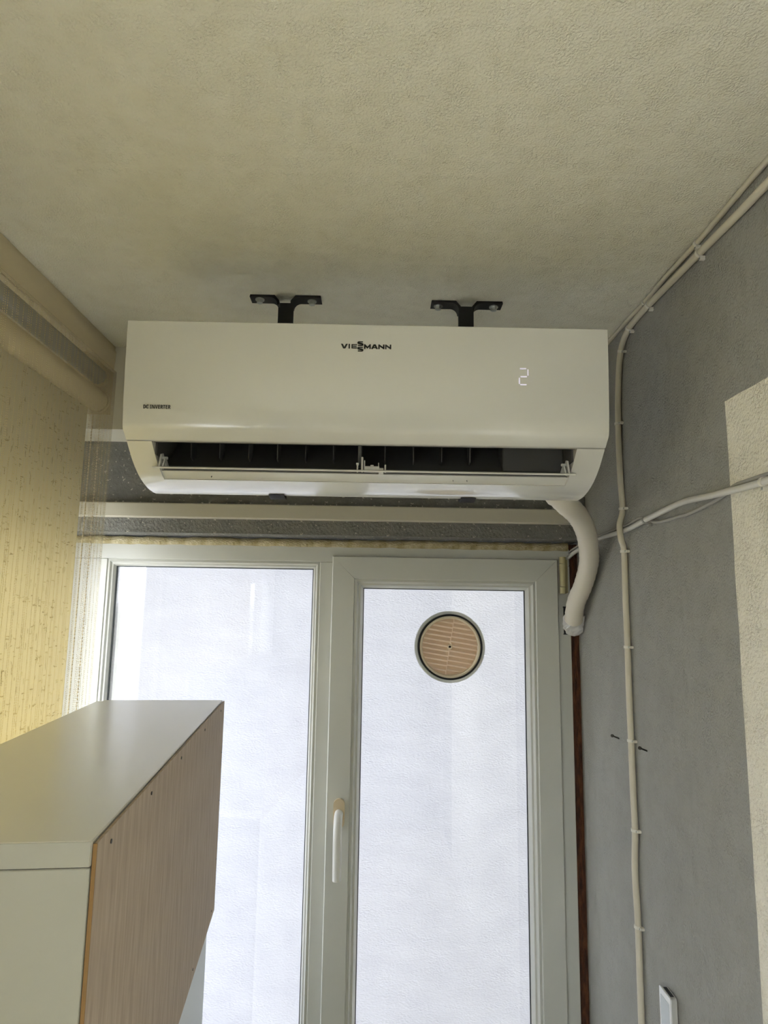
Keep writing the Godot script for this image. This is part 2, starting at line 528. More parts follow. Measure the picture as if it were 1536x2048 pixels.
# ------------------------------------------------------------------ back window: fixed pane and door leaf
func build_window() -> void:
	var zf := FRAMEZ
	var zb := -1.85
	# outer frame with its fixed pane
	var o := setting("window_1", "white PVC frame with a tall fixed pane")
	part(o, "frame_head", span(Vector3(-0.86, 1.8415, zb), Vector3(0.526, 1.886, zf), 0.0015), M.pvc)
	part(o, "frame_jamb", span(Vector3(-0.86, 0.10, zb), Vector3(-0.7365, 1.8412, zf), 0.0015), M.pvc)
	part(o, "frame_mullion", span(Vector3(-0.1575, 0.10, zb), Vector3(-0.09, 1.8412, zf), 0.0015), M.pvc)
	part(o, "frame_jamb", span(Vector3(0.462, 0.10, zb), Vector3(0.526, 1.8412, zf), 0.0015), M.pvc)
	part(o, "frame_sill", span(Vector3(-0.7362, 0.10, zb), Vector3(0.4617, 0.165, zf), 0.0015), M.pvc)
	var rc := Rect2(-0.7362, 0.165, 0.5785, 1.6763)
	var bead := [[0.0, -1.80], [0.0, -1.7835], [0.35, -1.7815], [0.55, -1.787], [0.75, -1.7875], [1.0, -1.797], [1.0, -1.80]]
	frame_ring(o, "glazing_bead", rc, 0.0185, -1.80, -1.783, -1.797, M.pvc, 0.0002, bead)
	frame_ring(o, "gasket", rc.grow(-0.0185), 0.0022, -1.801, -1.7985, -1.7985, M.gasket, 0.0)
	part(o, "pane", span(Vector3(rc.position.x + 0.005, rc.position.y + 0.005, -1.806), Vector3(rc.end.x - 0.005, rc.end.y - 0.005, -1.802)), M.pane_glass)
	# outer rebate behind the pane: dark spacer seen obliquely at the left edge
	frame_ring(o, "glass_spacer", rc.grow(-0.005), 0.015, -1.826, -1.8075, -1.8075, M.gasket, 0.0)
	frame_ring(o, "outer_rebate", rc.grow(0.0), 0.0185, -1.85, -1.8265, -1.8265, M.pvc, 0.0)

	# door leaf
	var d := setting("door_1", "white PVC door leaf with one tall pane")
	var rl := Rect2(-0.1228, 0.14, 0.6124, 1.7172)
	var sec := [[0.0, -1.85], [0.0, -1.768], [0.04, -1.765], [0.97, -1.765], [1.0, -1.7672], [1.0, -1.85]]
	frame_ring(d, "leaf_member", rl, 0.0615, -1.85, -1.765, -1.765, M.pvc, 0.0003, sec)
	var ri := rl.grow(-0.0615)
	var bead2 := [[0.0, -1.80], [0.0, -1.7695], [0.28, -1.7685], [0.5, -1.777], [0.7, -1.7775], [1.0, -1.792], [1.0, -1.80]]
	frame_ring(d, "glazing_bead", ri, 0.0232, -1.80, -1.7695, -1.792, M.pvc, 0.0002, bead2)
	frame_ring(d, "gasket", ri.grow(-0.0232), 0.0022, -1.801, -1.796, -1.796, M.gasket, 0.0)
	pane_with_hole(d, ri.grow(-0.018), Vector2(0.2005, 1.6172), 0.088)
	# lever handle
	var h := Node3D.new()
	h.name = "door_handle"
	d.add_child(h)
	h.set_meta("label", "white lever handle on a beige rosette")
	var hx := -0.0885
	var mb := MB.new()
	var pl := PackedVector2Array()
	for k in 24:
		var a := TAU * k / 24
		var s := signf(sin(a)) * 0.021
		pl.append(Vector2(cos(a) * 0.0145, sin(a) * 0.0145 + s))
	var B := Basis(Vector3(0, 0, 1), Vector3(1, 0, 0), Vector3(0, 1, 0))
	mb.prism(pl, -1.7655, -1.754, B, Vector3(hx, 1.1975, 0))
	part(h, "rosette", mb.mesh(), M.rosette_plastic, "beige plastic rosette")
	mb = MB.new()
	mb.tube(curve([Vector3(hx, 1.1975, -1.757), Vector3(hx, 1.1980, -1.742), Vector3(hx, 1.194, -1.722), Vector3(hx, 1.176, -1.711), Vector3(hx, 1.140, -1.709), Vector3(hx + 0.0005, 1.100, -1.709), Vector3(hx + 0.001, 1.055, -1.710)], 6), 0.0108, 18)
	part(h, "lever", mb.mesh(), M.handle_white)
	# hinge
	var g := Node3D.new()
	g.name = "hinge"
	d.add_child(g)
	g.set_meta("label", "yellowed barrel hinge at the top corner")
	for e in [[1.765, 1.783, "hinge_cap"], [1.784, 1.845, "hinge_barrel"], [1.846, 1.864, "hinge_cap"]]:
		mb = MB.new()
		mb.tube(PackedVector3Array([Vector3(0.5035, e[0], -1.768), Vector3(0.5035, e[1], -1.768)]), 0.0088, 18)
		part(g, e[2], mb.mesh(), M.hinge_plastic)
	mb = MB.new()
	mb.box(Vector3(0.511, 1.812, -1.777), Vector3(0.016, 0.09, 0.006), 0.001)
	part(g, "hinge_leaf", mb.mesh(), M.hinge_plastic)

	# foam between frame and lintel
	var f := setting("trim_1", "yellowed expanding foam squeezed out above the window frame")
	mb = MB.new()
	var nz := FastNoiseLite.new()
	nz.seed = 4; nz.frequency = 9.0
	var pts := PackedVector3Array(); var rr := PackedFloat32Array()
	for i in 121:
		var x := -0.85 + 1.372 * i / 120.0
		var q := nz.get_noise_1d(x)
		pts.append(Vector3(x, 1.892 + q * 0.002, -1.784 + q * 0.003))
		rr.append(0.0115 + 0.0025 * nz.get_noise_1d(x * 2.3 + 5.0))
	mb.tube(pts, rr, 12)
	part(f, "foam_bead", mb.mesh(), M.foam)
	# raw timber batten in the gap between frame and wall
	var t := setting("trim_2", "dark brown raw timber in the gap beside the door frame")
	mb = MB.new()
	nz.frequency = 14.0
	for i in 44:
		var y0 := 0.10 + 1.80 * i / 44.0; var y1 := 0.10 + 1.80 * (i + 1) / 44.0
		if y0 > 1.64 and y0 < 1.72: continue     # left open at the pipe end to let daylight in behind the tape
		var z0 := -1.786 + 0.004 * nz.get_noise_1d(y0); var z1 := -1.786 + 0.004 * nz.get_noise_1d(y1)
		mb.quad(Vector3(0.524, y0, z0), Vector3(WALLX, y0, z0 + 0.002), Vector3(WALLX, y1, z1 + 0.002), Vector3(0.524, y1, z1), Vector3(0, 0, 1))
	mb.box(Vector3(0.5385, 0.878, -1.82), Vector3(0.0235, 1.556, 0.056))
	mb.box(Vector3(0.5385, 1.817, -1.82), Vector3(0.0235, 0.166, 0.056))
	part(t, "batten", mb.mesh(), M.old_wood)
	# black slot cut in the jamb for the pipe
	var k2 := part(o, "jamb_cutout", span(Vector3(0.506, 1.656, -1.7802), Vector3(0.5175, 1.728, -1.7785), 0.0005), M.black_rubber, "black edged cut in the jamb")
	k2.name = "jamb_cutout"
	for yy in [1.729, 1.657]:
		part(o, "screw", boxm(Vector3(0.510, yy, -1.777), Vector3(0.012, 0.003, 0.004), 0.001), M.black_rubber)

# glass with a round hole for the ventilator
func pane_with_hole(parent: Node3D, rc: Rect2, c: Vector2, r: float) -> void:
	var mb := MB.new()
	var nseg := 96
	var a := rc.position; var b := rc.end
	for z in [-1.806, -1.802]:
		var nn := Vector3(0, 0, 1) if z > -1.804 else Vector3(0, 0, -1)
		for k in nseg:
			var P: Array[Vector2] = []
			for e in 2:
				var t := TAU * (k + e) / nseg
				var d := Vector2(cos(t), sin(t))
				P.append(c + d * r)
				var s := 1e9
				if d.x > 1e-6: s = minf(s, (b.x - c.x) / d.x)
				if d.x < -1e-6: s = minf(s, (a.x - c.x) / d.x)
				if d.y > 1e-6: s = minf(s, (b.y - c.y) / d.y)
				if d.y < -1e-6: s = minf(s, (a.y - c.y) / d.y)
				P.append(c + d * s)
			var p0 := Vector3(P[0].x, P[0].y, z); var p1 := Vector3(P[1].x, P[1].y, z); var p2 := Vector3(P[3].x, P[3].y, z); var p3 := Vector3(P[2].x, P[2].y, z)
			mb.quad(p0, p1, p2, p3, nn)
			# corner of the rectangle between two rays
			for corner in [a, b, Vector2(a.x, b.y), Vector2(b.x, a.y)]:
				var t0 := TAU * k / nseg; var t1 := TAU * (k + 1) / nseg
				var tc := fposmod((corner - c).angle(), TAU)
				if tc > t0 and tc < t1:
					mb.tri(p1, Vector3(corner.x, corner.y, z), p2, nn)
	part(parent, "pane", mb.mesh(), M.pane_glass)

# ------------------------------------------------------------------ left window behind the blind; unseen bays past it added for light
func build_left_window() -> void:
	var o := setting("window_2", "white PVC window strip behind the roller blind, unseen bays past it added for light")
	part(o, "frame_head", span(Vector3(-0.92, 1.88, -1.74), Vector3(-0.855, 1.95, 1.75), 0.001), M.pvc)
	part(o, "frame_sill", span(Vector3(-0.92, 0.85, -1.74), Vector3(-0.855, 0.92, 1.75), 0.001), M.pvc)
	for z in [-1.74, -0.62, 0.5, 1.68]:
		part(o, "frame_mullion", span(Vector3(-0.92, 0.9205, z), Vector3(-0.855, 1.8795, z + 0.07), 0.001), M.pvc)
	for z in [-1.67, -0.55, 0.57]:
		part(o, "pane", span(Vector3(-0.892, 0.915, z - 0.005), Vector3(-0.888, 1.885, z + (1.06 if z < 0.5 else 1.12))), M.pane_glass)
	part(o, "sill_board", span(Vector3(-0.86, 0.83, -1.74), Vector3(-0.78, 0.852, 1.75), 0.002), M.pvc)

# ------------------------------------------------------------------ air conditioner
func yz(a: Array) -> PackedVector2Array:
	var p := PackedVector2Array()
	for e in a: p.append(Vector2(e[0], e[1]))
	return p

func build_air_conditioner() -> void:
	var xl := -0.4459; var xr := 0.3991
	var ol := -0.402; var orr := 0.3495     # outlet ends
	var t := thing("air_conditioner", "white wall-type air conditioner hung from the ceiling in front of the window", "air conditioner", Vector3(-0.0234, 1.9385, -1.19))
	# front panel
	var mb := MB.new()
	mb.prism(yz([[2.2135, -1.104], [2.2135, -1.0875], [2.2120, -1.0858], [2.180, -1.0862], [2.12, -1.0888], [2.06, -1.0924], [2.030, -1.0955], [2.0235, -1.0972], [2.0190, -1.1005], [2.0065, -1.1152], [2.0052, -1.1175], [2.0052, -1.128], [2.02, -1.12], [2.03, -1.115]]), xl, xr, Basis(Vector3.RIGHT, Vector3.UP, Vector3.BACK), Vector3.ZERO, 30.0)
	part(t, "front_panel", mb.mesh(), M.ac_white)
	# rear casing
	mb = MB.new()
	mb.prism(yz([[2.2130, -1.1045], [2.2130, -1.285], [2.208, -1.29], [2.062, -1.29], [2.062, -1.2865], [2.15, -1.2805], [2.19, -1.2405], [2.19, -1.1595], [2.15, -1.1298], [2.0056, -1.1298], [2.0205, -1.1205], [2.031, -1.1155]]), xl + 0.001, xr - 0.001)
	part(t, "casing", mb.mesh(), M.ac_white)
	# end cheeks with the whole lower curve
	var prof := [[2.0038, -1.1192], [1.992, -1.1325], [1.978, -1.1490], [1.967, -1.1655], [1.957, -1.1840], [1.951, -1.1990], [1.946, -1.2150], [1.942, -1.2330], [1.9395, -1.2500], [1.9386, -1.2680], [1.9385, -1.2860], [1.9420, -1.2900]]
	for s in [[xl, ol], [orr, xr]]:
		mb = MB.new()
		mb.prism(yz(prof + [[2.0612, -1.2899], [2.0612, -1.2870], [2.1495, -1.2808], [2.1895, -1.2408], [2.1895, -1.1593], [2.1495, -1.1300], [2.0050, -1.1300]]), s[0], s[1])
		part(t, "end_cheek", mb.mesh(), M.ac_white)
	# underside between the cheeks; its upper edge is the stepped seat of the flap
	mb = MB.new()
	mb.prism(yz([[1.9640, -1.1815], [1.9610, -1.1868], [1.9555, -1.1968], [1.9528, -1.2010], [1.9510, -1.1990], [1.946, -1.2150], [1.942, -1.2330], [1.9395, -1.2500], [1.9386, -1.2680], [1.9385, -1.2860], [1.9420, -1.2900], [2.06, -1.29], [2.035, -1.262], [2.005, -1.232], [1.982, -1.204]]), ol, orr)
	part(t, "underside", mb.mesh(), M.ac_white)
	# duct lining: dark roof and back
	mb = MB.new()
	mb.prism(yz([[2.0052, -1.1302], [2.149, -1.1304], [2.189, -1.160], [2.189, -1.240], [2.149, -1.280], [2.0618, -1.2864], [2.0618, -1.2840], [2.148, -1.2775], [2.187, -1.239], [2.187, -1.161], [2.148, -1.1325], [2.0052, -1.1323]]), ol + 0.0005, orr - 0.0005)
	part(t, "duct_lining", mb.mesh(), M.ac_duct_plastic)
	for x in [ol + 0.002, orr - 0.002]:
		part(t, "duct_cheek", span(Vector3(x - 0.0015, 1.985, -1.26), Vector3(x + 0.0015, 2.18, -1.14)), M.ac_duct_plastic)
	part(t, "duct_floor", duct_floor(ol + 0.003, orr - 0.003), M.ac_duct_plastic)
	part(t, "baffle", span(Vector3(0.231, 1.975, -1.235), Vector3(orr - 0.004, 2.075, -1.19), 0.002), M.ac_duct_plastic, "dark grey blanking plate at one end of the outlet")
	# cross-flow fan wheel deep in the duct
	mb = MB.new()
	var wheel := PackedVector2Array()
	for k in 30:
		var a0 := TAU * k / 30.0
		wheel.append(Vector2(2.118 + cos(a0) * 0.044, -1.208 + sin(a0) * 0.044))
		wheel.append(Vector2(2.118 + cos(a0 + 0.05) * 0.044, -1.208 + sin(a0 + 0.05) * 0.044))
		wheel.append(Vector2(2.118 + cos(a0 + 0.09) * 0.031, -1.208 + sin(a0 + 0.09) * 0.031))
		wheel.append(Vector2(2.118 + cos(a0 + 0.17) * 0.031, -1.208 + sin(a0 + 0.17) * 0.031))
	mb.prism(wheel, ol + 0.006, 0.225)
	part(t, "fan_wheel", mb.mesh(), M.ac_duct_plastic)
	# vertical vanes
	for x in [-0.352, -0.2988, -0.2446, -0.1912, -0.1388, -0.0864, 0.0101, 0.0636, 0.1162, 0.1697]:
		mb = MB.new()
		mb.prism(yz([[2.052, -1.195], [2.036, -1.186], [1.992, -1.190], [1.988, -1.205], [2.0, -1.225], [2.045, -1.225]]), x - 0.0009, x + 0.0009)
		part(t, "vane", mb.mesh(), M.ac_duct_plastic)
	mb = MB.new()
	mb.prism(yz([[2.055, -1.18], [2.02, -1.160], [1.975, -1.172], [1.980, -1.205], [2.0, -1.225], [2.05, -1.225]]), -0.0395, -0.0335)
	part(t, "centre_rib", mb.mesh(), M.ac_duct_plastic)
	# flap, turned edge-on
	mb = MB.new()
	mb.prism(yz([[1.9632, -1.1445], [1.9640, -1.1455], [1.9772, -1.2010], [1.9745, -1.2010], [1.9612, -1.1462], [1.9606, -1.1450]]), -0.4075, 0.354)
	part(t, "flap", mb.mesh(), M.ac_matt)
	# flap carriers
	for s in [[-0.3985, 1.0], [0.3455, -1.0]]:
		var x: float = s[0]; var k: float = s[1]
		mb = MB.new()
		mb.prism(yz([[1.9655, -1.150], [1.990, -1.158], [1.993, -1.166], [1.985, -1.176], [1.972, -1.182]]), x, x + 0.003 * k)
		mb.prism(yz([[1.9655, -1.150], [1.984, -1.160], [1.980, -1.170], [1.972, -1.182]]), x + 0.007 * k, x + 0.0095 * k)
		mb.box(Vector3(x + 0.005 * k, 1.984, -1.165), Vector3(0.014, 0.005, 0.005), 0.001)
		mb.box(Vector3(x + 0.005 * k, 1.971, -1.168), Vector3(0.012, 0.006, 0.014), 0.001)
		part(t, "flap_carrier", mb.mesh(), M.ac_matt)
	mb = MB.new()
	mb.box(Vector3(-0.0315, 1.978, -1.164), Vector3(0.0035, 0.027, 0.010), 0.0006)
	mb.box(Vector3(-0.0400, 1.971, -1.164), Vector3(0.0028, 0.014, 0.008), 0.0006)
	mb.box(Vector3(-0.0402, 1.979, -1.164), Vector3(0.005, 0.004, 0.006), 0.0006)
	mb.box(Vector3(-0.0272, 1.976, -1.167), Vector3(0.0018, 0.020, 0.008), 0.0004)
	mb.box(Vector3(-0.0140, 1.970, -1.166), Vector3(0.028, 0.010, 0.010), 0.0008)
	mb.box(Vector3(-0.0135, 1.9755, -1.166), Vector3(0.006, 0.005, 0.006), 0.0008)
	mb.box(Vector3(-0.0015, 1.974, -1.167), Vector3(0.0016, 0.016, 0.008), 0.0004)
	mb.tube(PackedVector3Array([Vector3(-0.001, 1.967, -1.166), Vector3(0.0075, 1.967, -1.166)]), 0.006, 14)
	mb.box(Vector3(0.0108, 1.971, -1.164), Vector3(0.0032, 0.014, 0.008), 0.0006)
	part(t, "flap_linkage", mb.mesh(), M.ac_matt)
	# little seam blocks on the flap seat
	for x in [-0.312, 0.138, 0.164]:
		part(t, "seat_joint", boxm(Vector3(x, 1.9572, -1.1925), Vector3(0.0006, 0.009, 0.0022), 0.0, Basis(Vector3.RIGHT, -1.05)), M.ac_duct_plastic)
	# print and display
	logo(t)
	text_part(t, "print_dc_inverter", "DC INVERTER", Vector3(-0.38705, 2.0582, -1.0917), 0.0472, 0.0070, true, 0.0346)
	digit(t)

func duct_floor(a: float, b: float) -> ArrayMesh:
	var mb := MB.new()
	mb.prism(yz([[1.9665, -1.1835], [1.983, -1.2025], [2.006, -1.2305], [2.0355, -1.2600], [2.037, -1.2590], [2.008, -1.2285], [1.985, -1.2005], [1.9685, -1.1820]]), a, b)
	return mb.mesh()

# flat lettering on the front panel, fitted to a width and height
func text_part(parent: Node3D, called: String, s: String, c: Vector3, w: float, h: float, bold := true, lean := 0.0) -> MeshInstance3D:
	var tm := TextMesh.new()
	var f := SystemFont.new()
	f.font_names = PackedStringArray(["Droid Sans"])
	f.font_weight = 700 if bold else 400
	tm.font = f
	tm.text = s
	tm.font_size = 64
	tm.pixel_size = 0.001
	tm.depth = 0.004
	tm.curve_step = 2.0
	var o := MeshInstance3D.new()
	o.name = called
	o.mesh = tm
	o.material_override = M.print_black
	parent.add_child(o, true)
	var bb := tm.get_aabb()
	var sc := Vector3(w / bb.size.x, h / bb.size.y, 0.1)
	var mid := bb.get_center() * sc
	o.transform = Transform3D(Basis(Vector3.RIGHT, lean) * Basis.from_scale(sc), c - mid - parent.position)
	return o

func front_z(y: float) -> float:
	# front panel surface at height y
	var pts := [[2.2120, -1.0858], [2.180, -1.0862], [2.12, -1.0888], [2.06, -1.0924], [2.030, -1.0955]]
	for i in pts.size() - 1:
		if y <= pts[i][0] and y >= pts[i + 1][0]:
			return lerpf(pts[i][1], pts[i + 1][1], (pts[i][0] - y) / (pts[i][0] - pts[i + 1][0]))
	return -1.0955

func logo(t: Node3D) -> void:
	var y := 2.1727
	var o := Node3D.new()
	o.name = "brand_print"
	t.add_child(o)
	o.set_meta("label", "black brand lettering on the front panel")
	o.position = Vector3.ZERO
	# letters as strokes: x, y in letter heights of the wordmark
	var w := 0.00088
	for e in [["letter_v", [[[0.0, 1.0], [0.5, 0.0], [1.0, 1.0]]], 683.2, 694.6, 0.0, 1.0], ["letter_i", [[[0.5, 0.0], [0.5, 1.0]]], 697.5, 700.0, 0.0, 1.0],
		["letter_e", [[[1.0, 1.0], [0.0, 1.0], [0.0, 0.0], [1.0, 0.0]], [[0.0, 0.5], [0.9, 0.5]]], 704.2, 713.2, 0.0, 1.0],
		["letter_s", [[[1.0, 1.0], [0.14, 1.0], [0.0, 0.86], [0.0, 0.64], [0.14, 0.5], [0.86, 0.5], [1.0, 0.36], [1.0, 0.14], [0.86, 0.0], [0.0, 0.0]]], 716.0, 725.8, 0.62, 1.1],
		["letter_s", [[[1.0, 1.0], [0.14, 1.0], [0.0, 0.86], [0.0, 0.64], [0.14, 0.5], [0.86, 0.5], [1.0, 0.36], [1.0, 0.14], [0.86, 0.0], [0.0, 0.0]]], 716.0, 725.8, -0.62, 1.1],
		["letter_m", [[[0.0, 0.0], [0.0, 1.0], [0.5, 0.15], [1.0, 1.0], [1.0, 0.0]]], 729.6, 740.2, 0.0, 1.0], ["letter_a", [[[0.0, 0.0], [0.5, 1.0], [1.0, 0.0]], [[0.25, 0.28], [0.75, 0.28]]], 743.5, 754.8, 0.0, 1.0],
		["letter_n", [[[0.0, 0.0], [0.0, 1.0], [1.0, 0.0], [1.0, 1.0]]], 758.0, 767.4, 0.0, 1.0], ["letter_n", [[[0.0, 0.0], [0.0, 1.0], [1.0, 0.0], [1.0, 1.0]]], 771.6, 781.0, 0.0, 1.0]]:
		var x0: float = -0.0711 + (e[2] - 682.0) * w; var x1: float = -0.0711 + (e[3] - 682.0) * w
		var h: float = 0.0060 * float(e[5]); var yc: float = y + float(e[4]) * 0.0081
		var mb := MB.new()
		var bold := 0.0013 if e[0] != "letter_s" else 0.00100
		if e[0] == "letter_e": bold = 0.00095
		if e[0] == "letter_v" or e[0] == "letter_a":
			# broad diagonals with flat ends
			var up: bool = e[0] == "letter_a"
			var polys := [[[0.0, 1.0], [0.28, 1.0], [0.5, 0.36], [0.72, 1.0], [1.0, 1.0], [0.65, 0.0], [0.35, 0.0]]]
			if up: polys = [[[0.35, 1.0], [0.65, 1.0], [1.0, 0.0], [0.72, 0.0], [0.5, 0.64], [0.28, 0.0], [0.0, 0.0]], [[0.30, 0.17], [0.70, 0.17], [0.62, 0.38], [0.38, 0.38]]]
			for q in polys:
				var pg := PackedVector2Array()
				for c in q: pg.append(Vector2(lerpf(x0 - 0.0012, x1 + 0.0012, c[0]), yc - 0.0043 + 0.0086 * c[1]))
				mb.prism(pg, front_z(yc) - 0.0004, front_z(yc) + 0.00025, Basis(Vector3(0, 0, 1), Vector3(1, 0, 0), Vector3(0, 1, 0)))
			part(o, e[0], mb.mesh(), M.print_black)
			continue
		for st in e[1]:
			var line := PackedVector2Array()
			for q in st: line.append(Vector2(lerpf(x0, x1, q[0]), yc - h * 0.5 + h * q[1]))
			for pl in Geometry2D.offset_polyline(line, bold, Geometry2D.JOIN_MITER, Geometry2D.END_SQUARE if e[0] == "letter_e" else Geometry2D.END_BUTT if e[0] == "letter_s" else Geometry2D.END_SQUARE):
				mb.prism(pl, front_z(yc) - 0.0004, front_z(yc) + 0.00025, Basis(Vector3(0, 0, 1), Vector3(1, 0, 0), Vector3(0, 1, 0)))
		part(o, e[0], mb.mesh(), M.print_black)

func digit(t: Node3D) -> void:
	var x0 := 0.2413; var x1 := 0.2584; var y1 := 2.1390; var y0 := 2.1083
	var ym := (y0 + y1) * 0.5; var xm := (x0 + x1) * 0.5
	var o := Node3D.new()
	o.name = "display_digit"
	t.add_child(o)
	o.set_meta("label", "glowing pale violet figure 2 behind the front panel")
	for e in [[xm - 0.001, y1 - 0.001, true], [x1 - 0.001, (y1 + ym) * 0.5, false], [xm, ym, true], [x0 + 0.001, (y0 + ym) * 0.5, false], [xm - 0.0005, y0 + 0.001, true]]:
		var s := Vector3(0.0108, 0.0020, 0.0006) if e[2] else Vector3(0.0018, 0.0110, 0.0006)
		part(o, "display_segment", boxm(Vector3(e[0], e[1], front_z(e[1]) + 0.0002), s, 0.0), M.display_light)

# ------------------------------------------------------------------ ceiling brackets
func build_brackets() -> void:
	var L := ["black steel ceiling bracket holding the air conditioner, the one nearer the roller blind", "black steel ceiling bracket holding the air conditioner, the one nearer the grey wall"]
	var X := [[-0.2755, -0.1285, -0.2186, -0.1869, -1.308, -1.278, -0.2568, -0.1477], [0.1045, 0.2535, 0.1615, 0.1935, -1.318, -1.288, 0.1193, 0.2373]]
	for k in 2:
		var e: Array = X[k]
		var z0: float = e[4]; var z1: float = e[5]
		var xm: float = (e[2] + e[3]) * 0.5
		var t := thing("hanging_bracket", L[k], "bracket", Vector3(xm, 1.93, -1.30), "ceiling brackets of the air conditioner")
		var B := Basis(Vector3(0, 0, 1), Vector3(1, 0, 0), Vector3(0, 1, 0))
		for s in [0, 1]:
			# ear: flat under the ceiling, curving down into the post
			var xe: float = e[s]; var xp: float = e[2 + s]
			var d := signf(xe - xp)
			var pl := PackedVector2Array([Vector2(xe, CEIL), Vector2(xe + d * 0.001, CEIL - 0.005)])
			var cc := Vector2(xp + d * 0.016, CEIL - 0.021)
			for i in 9:
				var a := PI * 0.5 * i / 8.0
				pl.append(cc + Vector2(-d * sin(a), cos(a)) * 0.016)
			pl.append(Vector2(xp - d * 0.004, CEIL - 0.021))
			pl.append(Vector2(xp - d * 0.004, CEIL - 0.012))
			pl.append(Vector2(xp + d * 0.006, CEIL))
			var mb := MB.new()
			mb.prism(pl, z0, z1, B)
			part(t, "ear", mb.mesh(), M.black_steel)
		part(t, "post", span(Vector3(e[2], 1.9345, -1.303), Vector3(e[3], CEIL - 0.010, -1.2925), 0.0012), M.black_steel)
		part(t, "hook", hook_mesh(xm), M.black_steel)
		for s in [0, 1]:
			var bx: float = e[6 + s]
			var bz := (z0 + z1) * 0.5 + (0.004 if k == 0 and s == 0 else 0.0)
			var b := Node3D.new()
			b.name = "bolt"
			t.add_child(b, true)
			var mb := MB.new()
			mb.lathe(PackedVector2Array([Vector2(0.0, -0.0022), Vector2(0.0095, -0.0022), Vector2(0.0095, 0.0), Vector2(0.0, 0.0)]), Vector3(bx, CEIL - 0.005, bz), Basis.IDENTITY, 20)
			part(b, "washer", mb.mesh(), M.zinc)
			mb = MB.new()
			var hex := PackedVector2Array()
			for i in 6: hex.append(Vector2(cos(TAU * i / 6 + 0.3), sin(TAU * i / 6 + 0.3)) * 0.0068)
			mb.prism(hex, CEIL - 0.0135, CEIL - 0.0072, Basis(Vector3(0, 1, 0), Vector3(1, 0, 0), Vector3(0, 0, 1)), Vector3(bx, 0, bz))
			part(b, "bolt_head", mb.mesh(), M.zinc)

func hook_mesh(xm: float) -> ArrayMesh:
	var mb := MB.new()
	mb.prism(yz([[1.938, -1.303], [1.9335, -1.303], [1.9328, -1.290], [1.9340, -1.276], [1.9368, -1.266], [1.9378, -1.268], [1.9362, -1.280], [1.9360, -1.2915], [1.938, -1.2925]]), xm - 0.015, xm + 0.015)
	return mb.mesh()

# ------------------------------------------------------------------ wrapped pipe
func build_pipe() -> void:
	var pts := curve([Vector3(0.3544, 1.9716, -1.322), Vector3(0.3858, 1.9457, -1.340), Vector3(0.4383, 1.9258, -1.410), Vector3(0.4790, 1.8986, -1.485), Vector3(0.5057, 1.8583, -1.550), Vector3(0.5160, 1.8287, -1.590), Vector3(0.5180, 1.7841, -1.640), Vector3(0.5140, 1.7408, -1.690), Vector3(0.5195, 1.6950, -1.735)], 16)
	var rr := PackedFloat32Array()
	for i in pts.size():
		rr.append(0.0224 + 0.0013 * fposmod(i * 0.19, 1.0) + (0.002 if i < 12 else 0.0))
	var t := thing("insulated_pipe", "thick pipe wrapped in off-white tape curving from the air conditioner into the door frame gap", "pipe", Vector3(0.5195, 1.695, -1.735))
	var mb := MB.new()
	mb.tube(pts, rr, 24)
	part(t, "wrapped_pipe", mb.mesh(), M.pipe_tape)
	# crumpled white tape at the lower end
	mb = MB.new()
	var nz := FastNoiseLite.new()
	nz.seed = 31; nz.frequency = 60.0
	var rings := 9; var seg := 14
	var c0 := Vector3(0.5215, 1.706, -1.737); var c1 := Vector3(0.5275, 1.655, -1.757)
	var P: Array = []
	for i in rings:
		var c := c0.lerp(c1, float(i) / (rings - 1))
		var row: Array[Vector3] = []
		for k in seg:
			var a := TAU * k / seg
			var rad := 0.0260 * (1.0 if i < rings - 2 else 0.78 if i == rings - 2 else 0.35)
			var q := c + Vector3(cos(a), 0.25 * sin(a), sin(a)) * rad
			q += Vector3(cos(a), 0.0, sin(a)) * 0.012 * nz.get_noise_3dv(q)
			q.y += 0.010 * nz.get_noise_3dv(q * 0.6 + Vector3(3, 0, 0)) if i == 0 else 0.0
			q.x = minf(q.x, WALLX - 0.0015)
			row.append(q)
		P.append(row)
	for i in rings - 1:
		for k in seg:
			var mid := c0.lerp(c1, (i + 0.5) / (rings - 1))
			var a: Vector3 = P[i][k]; var b: Vector3 = P[i][(k + 1) % seg]; var c: Vector3 = P[i + 1][(k + 1) % seg]; var d: Vector3 = P[i + 1][k]
			mb.tri(a, b, c, (a + b + c) / 3.0 - mid); mb.tri(a, c, d, (a + c + d) / 3.0 - mid)
	for k in seg:
		mb.tri(c1 + Vector3(0, -0.003, 0), P[rings - 1][k], P[rings - 1][(k + 1) % seg], Vector3.DOWN)
	part(t, "tape_end", mb.mesh(), M.white_tape, "crumpled bright white tape at the lower end")

